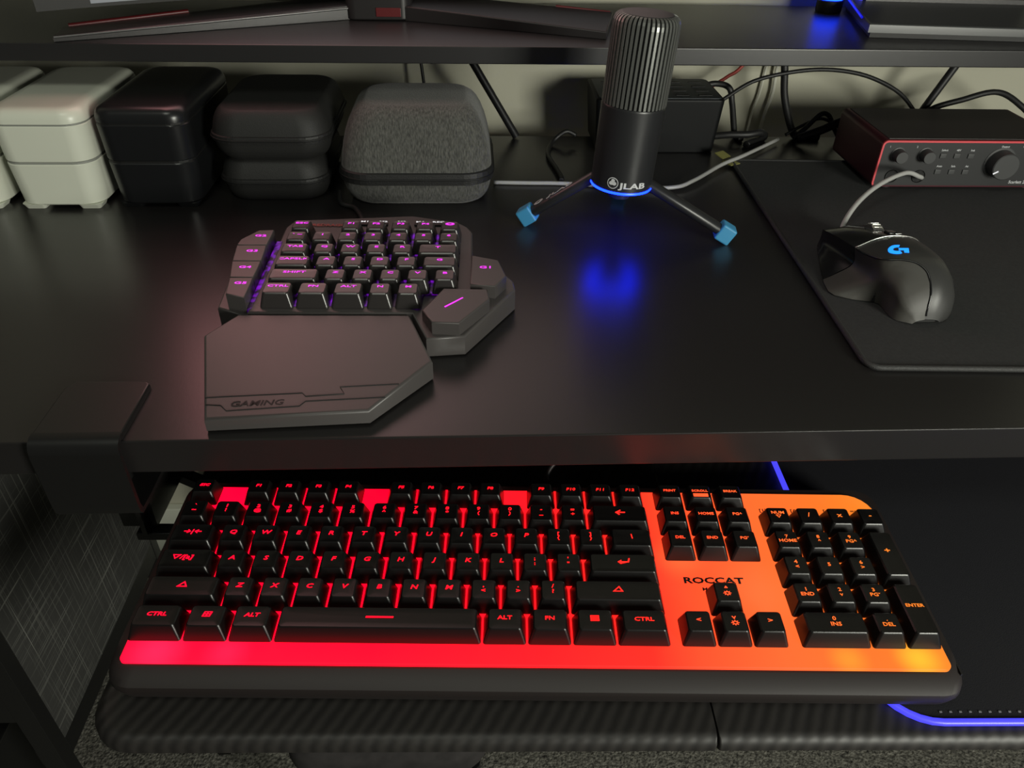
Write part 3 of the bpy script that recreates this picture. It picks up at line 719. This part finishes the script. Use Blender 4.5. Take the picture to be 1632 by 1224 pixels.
# inner base closes the shell
base_l = []
for s in rng(.0005, .1195, 22):
    T = topcurve(s); G = gripcurve(s); _, rw, h, *_r = sec(s)
    q = [(x*.93, y, max(z-.0016, .0006)) for x, y, z in T] + [(x*.93, y, max(z-.0012, .0006)) for x, y, z in G[1:]]
    base_l.append(q)
obj('base', sharp(loft(base_l), 60), 'dark', ms)
obj('button_seam', tube([(x, y, z+.0004) for x, y, z in topcurve(.0632, .35, 1.0)], .0006, 6, 2), 'chrome', ms)
wz = sec(.088)[2]
wh = obj('scroll_wheel', lathe([(.0060, -.0042), (.0098, -.0040), (.0104, -.0030), (.0104, .0030), (.0098, .0040), (.0060, .0042)], 32), 'chrome', ms, (-.0025, .090, wz-.0068), (0, math.pi/2, 0))
for k in range(20):
    a = 2*math.pi*k/20
    obj('tread', box(.0101, -.0006, -.0032, .0109, .0006, .0032, .0002), 'chrome', wh, (0, 0, 0), (0, 0, a))
obj('mode_button', box(-.0035, -.004, 0, .0035, .004, .0022, .0008), 'mouse_gloss', ms, (.001, .0735, sec(.0735)[2]-.0005), (-.2, 0, 0))
obj('mode_button_trim', box(-.0022, -.0006, 0, .0030, .0006, .0006, .0002), 'chrome', ms, (.004, .0690, sec(.069)[2]+.0004), (-.2, 0, 0))
obj('grip_seam', tube([(sec(q)[3][0]+.0002, q, sec(q)[3][1]-.0001) for q in (-.0012, 0, .003, .006, .010, .014, .018, .022, .026, .029, .0325, .040, .05, .0625)], .0007, 6, 3), 'mouse_gloss', ms)
# emblem: broken ring with a hooked bar, lying on the palm shell
def arcmesh(r0, r1, a0, a1, n=18):
    V = []; 
    for k in range(n+1):
        a = math.radians(a0+(a1-a0)*k/n); V += [(r0*math.cos(a), r0*math.sin(a)), (r1*math.cos(a), r1*math.sin(a))]
    return V, [(2*k, 2*k+1, 2*k+3, 2*k+2) for k in range(n)]
V2, F2 = arcmesh(.0028, .0056, 75, 290)
b_ = len(V2)
hook = [(.0005, .0012), (.0005, -.0012), (.0034, -.0012), (.0034, -.0040), (.0062, -.0040), (.0062, .0012)]
V2 += hook; F2 += [(b_, b_+1, b_+2, b_+5), (b_+2, b_+3, b_+4, b_+5)]
EY, EX = .0385, -.0115
def shellz(x, y):
    T = topcurve(y)
    for a, b in zip(T, T[1:]):
        if (a[0]-x)*(b[0]-x) <= 0 and a[2] > .02:
            f = (x-a[0])/(b[0]-a[0]+1e-12); return a[2]+(b[2]-a[2])*f
    return sec(y)[2]
V3 = []
for x, y in V2:
    ca, sa = math.cos(-.35), math.sin(-.35); X = EX+(x*ca-y*sa)*1.12; Y = EY+(x*sa+y*ca)*1.12
    V3.append((X, Y, shellz(X, Y)+.0004))
em = mesh('g', V3, F2); bm = bmesh.new(); bm.from_mesh(em); bmesh.ops.recalc_face_normals(bm, faces=bm.faces); bmesh.ops.solidify(bm, geom=bm.faces[:], thickness=.0005); bm.to_mesh(em); bm.free()
obj('glowing_emblem', em, 'cyan_led', ms)

# ------------------------------------------------------------------ cables and the clip
def cable(name, label, P, r, m, k=10, group=None): return tag(obj(name, tube(P, r, 8, k), m), label, 'cable', group)
cable('headphone_cable', 'silver-grey cable arching from the audio interface jack down behind the mouse', [(.4277, .704, .0172), (.4270, .694, .0185), (.4200, .686, .0225), (.400, .677, .0295), (.363, .65, .0285), (.332, .62, .0235), (.3105, .592, .015), (.3085, .580, .0060), (.3120, .585, .0046)], .0021, 'cable_grey')
cable('microphone_cable', 'thin grey cable lying on the desk behind the microphone tripod legs', [(.0185, .724, .0022), (.05, .7225, .0022), (.088, .721, .0022), (.14, .712, .0024), (.19, .706, .0040), (.215, .720, .0058), (.254, .763, .0058), (.285, .79, .0060), (.34, .845, .0050)], .0020, 'cable_grey')
clip = thing('cable_clip', 'dull yellow folded tape tab at the back corner of the desk mat', 'tape tab', (.2650, .7815, .0045), .5)
obj('lower_flap', box(-.0065, -.013, 0, .0065, .001, .0012, .0003), 'yellow', clip, (0, 0, -.0018), (0, 0, 0))
obj('upper_flap', box(-.0065, 0, 0, .0065, .012, .0012, .0003), 'yellow', clip, (0, .001, .0010), (.25, 0, .1))
cable('power_cable', 'long black cable arching over the wall gap from charger box to audio interface', [(.262, .862, .040), (.273, .86, .043), (.304, .86, .063), (.344, .86, .073), (.385, .86, .076), (.428, .86, .07), (.468, .86, .054), (.493, .86, .034), (.500, .84, .018), (.498, .822, .014)], .0022, 'cable')
cable('power_cable', 'black cable rising in a hump right of the audio interface', [(.488, .840, .030), (.511, .85, .039), (.537, .85, .047), (.576, .85, .056), (.613, .85, .039), (.65, .84, .010), (.70, .83, .0035)], .0032, 'cable')
cable('cable_bundle', 'thick black cable hanging straight down from the shelf left of the audio interface', [(.330, .870, .1065), (.338, .866, .078), (.345, .864, .045), (.362, .862, .008), (.372, .86, .004), (.392, .858, .004)], .0042, 'cable')
cable('looped_cable', 'black cable standing in a tall loop beside the hanging bundle', [(.360, .852, .003), (.372, .852, .016), (.384, .852, .030), (.394, .852, .030), (.404, .852, .016), (.414, .852, .003)], .0028, 'cable')
cable('looped_cable', 'thin black cable making a low wide arch beside the hanging bundle', [(.352, .857, .006), (.370, .857, .017), (.389, .857, .0245), (.410, .857, .016), (.424, .857, .003)], .0019, 'cable')
cable('plug_lead', 'short thick black plug lead lying at the left back corner of the audio interface', [(.362, .842, .0075), (.385, .842, .016), (.412, .843, .0275), (.430, .830, .030), (.438, .812, .028)], .0048, 'cable')
cable('charger_cable', 'black cable bending down from the top corner of the charger box to the desk', [(.255, .887, .050), (.272, .888, .0535), (.287, .884, .050), (.292, .880, .035), (.295, .868, .012), (.296, .862, .0035), (.300, .850, .0030)], .0034, 'cable')
cable('charger_cable', 'red cable rising from behind the charger box to the shelf', [(.262, .897, .040), (.272, .90, .047), (.288, .90, .058), (.303, .90, .070), (.330, .905, .112)], .0020, 'cable_red')
cable('wall_cable', 'thin white cable hanging on the wall beside the black bundle', [(.362, .935, .11), (.357, .936, .061), (.358, .937, .03), (.352, .938, -.02), (.350, .938, -.2)], .0022, 'cable_white')
cable('wall_cable', 'thin pale cable hanging on the wall left of the white one', [(.349, .938, .11), (.345, .939, .059), (.343, .939, .03), (.337, .940, -.02), (.336, .940, -.2)], .0016, 'cable_white')
cable('wall_cable', 'thin dark cable dropping from the shelf behind the grey case', [(-.0610, .90, .112), (-.0575, .90, .068), (-.052, .89, .02), (-.048, .85, .003)], .0018, 'cable')
cable('desk_cable', 'thin black cable snaking on the desk left of the microphone', [(.112, .842, .010), (.100, .842, .014), (.085, .835, .004), (.078, .80, .0028), (.083, .76, .0028), (.086, .735, .0028), (.085, .727, .0028)], .0024, 'cable')
cable('plug_lead', 'dark plug and lead resting behind the right end of the charger box', [(.268, .852, .006), (.285, .848, .009), (.305, .846, .010), (.320, .850, .011), (.328, .856, .006), (.322, .850, .0030), (.300, .832, .0030)], .0040, 'cable')
cable('keypad_cable', 'black cable leaving the back of the keypad between the cases', [(-.095, .588, .010), (-.094, .600, .006), (-.096, .625, .0028), (-.108, .66, .0026), (-.122, .672, .0026), (-.128, .70, .0026)], .0022, 'cable')
cable('keyboard_cable', 'thin dark cable curving up behind the backlit keyboard', [(.045, .372, -.066), (.046, .379, -.066), (.052, .385, -.060), (.075, .40, -.046), (.11, .42, -.036), (.15, .43, -.030)], .0018, 'cable')

# ------------------------------------------------------------------ curved monitor at the left on the shelf
mo = thing('curved_monitor', 'curved monitor on a V-shaped black stand at the left of the shelf', 'monitor', (-.09, .865, SZ1))
OX, OY = .09, -.865
def leg_prism(P, name, zr, m='stand'):
    Q = [(x+OX, y+OY) for x, y in P]
    return obj(name, prism(Q, 0, 0, .0016, lambda x, y: .0004, lambda x, y: .0045 + zr*max(0, 1-abs(x)/.28)), m, mo)
ll = leg_prism([(-.359, .7225), (-.118, .8290), (-.112, .900), (-.368, .762)], 'stand_leg', .010)
rl2 = leg_prism([(.1215, .7500), (-.066, .8240), (-.072, .905), (.142, .845)], 'stand_leg', .010)
obj('leg_bevel', tube([(-.358+OX, .7222+OY, .0040), (-.120+OX, .8276+OY, .0105)], .0011, 6, 1), 'stand_edge', ll)
obj('red_accent', tube([(-.362+OX, .763+OY, .0052), (-.27+OX, .812+OY, .0090)], .0022, 6, 1), 'stand_red', ll)
obj('red_accent', tube([(.139+OX, .846+OY, .0052), (.085+OX, .860+OY, .0080)], .0018, 6, 1), 'stand_red', rl2)
obj('stand_hub', rbox(-.034, -.042, .0004, .030, .045, .024, .010, .002), 'stand', mo)
obj('painted_hub_glow', box(-.004, -.0432, .004, .020, -.0418, .012, .0004), 'stand_red', mo)  # soft red glow on the hub, painted as a dull red block
obj('stand_column', rbox(-.022, -.005, .022, .022, .040, .20, .006, .002), 'stand', mo)
# curved panel: arc of radius R, bottom edge just above the legs
Rm_, HW, ZB, ZT = .80, .310, .0215, .385
def curved(hw, z0, z1, y0, y1, n=24, yaw=.20, left=0):
    L = []
    for k in range(n+1):
        a = -(hw-left)/Rm_ + (2*hw-left)/Rm_*k/n; cx = math.sin(a)*Rm_; sag = (1-math.cos(a))*Rm_
        P = []
        for (dy, z) in ((y0, z0), (y0, z1), (y1, z1), (y1, z0)):
            x = cx; y = -sag + dy; P.append((x*math.cos(yaw)-y*math.sin(yaw), x*math.sin(yaw)+y*math.cos(yaw), z))
        L.append(P)
    return sharp(loft(L), 60)
panel = obj('panel_shell', curved(HW, ZB, ZT, -.012, .018), 'bezel', mo)
def screen_mat():
    m = bpy.data.materials.new('monitor_picture'); m.use_nodes = True; nt = m.node_tree; b = nt.nodes['Principled BSDF']
    b.inputs['Base Color'].default_value = (.01, .01, .01, 1); b.inputs['Roughness'].default_value = .4
    tc = nt.nodes.new('ShaderNodeTexCoord'); sp = nt.nodes.new('ShaderNodeSeparateXYZ'); nt.links.new(tc.outputs['Object'], sp.inputs[0])
    mr = nt.nodes.new('ShaderNodeMapRange'); mr.inputs[1].default_value = -.31; mr.inputs[2].default_value = .31
    nt.links.new(sp.outputs['X'], mr.inputs[0])
    cr = nt.nodes.new('ShaderNodeValToRGB'); e = cr.color_ramp.elements
    e[0].position = 0; e[0].color = (2.7, 1.08, 1.08, 1); e[1].position = 1; e[1].color = (.14, .11, .10, 1)
    q = e.new(.35); q.color = (1.0, .60, .58, 1); q = e.new(.65); q.color = (.42, .30, .28, 1)
    nt.links.new(mr.outputs[0], cr.inputs[0])
    # a pale grey task bar along the bottom of the picture
    th = nt.nodes.new('ShaderNodeMath'); th.operation = 'LESS_THAN'; th.inputs[1].default_value = ZB+.030
    nt.links.new(sp.outputs['Z'], th.inputs[0])
    mx = nt.nodes.new('ShaderNodeMix'); mx.data_type = 'RGBA'; mx.inputs['B'].default_value = (.17, .185, .20, 1)
    nt.links.new(th.outputs[0], mx.inputs['Factor']); nt.links.new(cr.outputs[0], mx.inputs['A'])
    nt.links.new(mx.outputs['Result'], b.inputs['Emission Color'])
    vr = nt.nodes.new('ShaderNodeMapRange'); vr.inputs[1].default_value = .05; vr.inputs[2].default_value = .20; vr.inputs[3].default_value = .7; vr.inputs[4].default_value = 2.4
    nt.links.new(sp.outputs['Z'], vr.inputs[0]); nt.links.new(vr.outputs[0], b.inputs['Emission Strength'])
    return m
obj('screen', curved(HW-.010, ZB+.003, ZT-.006, -.0130, -.0115, left=.034), screen_mat(), panel)

# ------------------------------------------------------------------ flat monitor at the right on the shelf, switched off
fm_ = thing('flat_monitor', 'switched-off monitor on a flat wedge-shaped grey base at the right of the shelf', 'monitor', (.52, .86, SZ1))
OX, OY = -.52, -.86
BP = [(.3715, .7655), (.70, .7330), (.72, .905), (.404, .905)]
BQ = [(x+OX, y+OY) for x, y in BP]
obj('base_foot', prism(inset(BQ[::-1] if area2(BQ) < 0 else BQ, .003), 0, .006, .0005, lambda x, y: .0003), 'dark', fm_)
bt = obj('base_plate', prism(BQ, 0, 0, .0016, lambda x, y: .0050, lambda x, y: .0130 + .02*(y+.10)), mat('graphite_base', (.045, .047, .047), .36), fm_)
obj('upright', box(-.085, .020, .014, .075, .045, .30, .003), 'bezel', fm_)
obj('base_step', prism([(x+OX, y+OY) for x, y in ((.4100, .868), (.70, .846), (.71, .905), (.412, .905))], .013, .0200, .001), 'stand', fm_)
obj('upright_screw', lathe([(.0045, -.001), (.0045, .0008), (.003, .001)], 16), 'dark', fm_, (-.010, .0195, .028), FX)
obj('paper_tag', box(-.014, -.003, 0, .014, .003, .0006), 'tag', fm_, (-.087, .0335, .0206), (0, 0, -.06))
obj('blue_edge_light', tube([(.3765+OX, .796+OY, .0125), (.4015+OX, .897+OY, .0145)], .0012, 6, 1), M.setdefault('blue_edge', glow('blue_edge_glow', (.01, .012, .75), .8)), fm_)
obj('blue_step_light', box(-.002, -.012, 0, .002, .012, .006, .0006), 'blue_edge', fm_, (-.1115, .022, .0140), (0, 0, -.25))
obj('screen_panel', box(-.27, -.005, .060, .27, .020, .38, .003), 'bezel', fm_)
pk = thing('blue_light_puck', 'small round lamp glowing blue on the shelf beside the flat monitor base', 'lamp', (.3830, .893, SZ1))
obj('housing', lathe([(.013, .0003), (.0135, .002), (.0135, .0115), (.0125, .0125)], 32), 'bezel', pk)
obj('glowing_dome', lathe([(.0122, .0124), (.0130, .0150), (.0125, .0190), (.0100, .0220), (.004, .0232)], 32), 'puck_led', pk)

# ------------------------------------------------------------------ under the desk
dr = thing('fabric_drawer_unit', 'drawer unit with dark woven linen side panel under the left of the desk', 'drawer unit', (-.56, .343, -.74))
obj('side_panel', box(.2185, .0105, .415, .2200, .228, .70, .0005), 'linen', dr)
obj('side_rail', box(.2000, .0, .393, .2200, .232, .4155, .001), 'steel', dr)
for sx in (-1, 1):
    obj('front_stile', box(sx*.2122-.0083, -.003, 0, sx*.2122+.0083, .0108, .70, .001), 'steel', dr)
    obj('rear_stile', box(sx*.2122-.0083, .220, 0, sx*.2122+.0083, .232, .70, .001), 'steel', dr)
obj('side_panel', box(-.2200, .0105, .415, -.2185, .228, .70, .0005), 'linen', dr)
for z0, z1 in ((.495, .69), (.27, .385)):
    d_ = obj('drawer', box(-.203, .002, z0, .203 if z0 > .4 else .150, .22, z1, .003), 'drawer_front' if z0 > .4 else 'steel', dr)
    obj('pull', tube([(-.04, .001, (z0+z1)/2+.02), (-.035, -.012, (z0+z1)/2), (.035, -.012, (z0+z1)/2), (.04, .001, (z0+z1)/2+.02)], .003, 8, 4), 'steel', d_)
for z in (.46, .23):
    obj('front_rail', box(-.205, -.002, z, .205, .0105, z+.034, .001), 'steel', dr)
obj('top_board', box(-.2205, 0, .70, .2205, .232, .714, .001), 'steel', dr)
st = thing('footstool', 'dark fabric footstool half hidden below the tray', 'stool', (-.075, .47, -.74))
obj('cushion', rbox(-.125, -.072, .235, .085, .10, .290, .04, .020, 6, 4), 'seat', st)
for sx in (-.10, .06):
    for sy in (-.05, .08): obj('leg', lathe([(.010, 0), (.014, .236)], 12), 'steel', st, (sx, sy, 0))
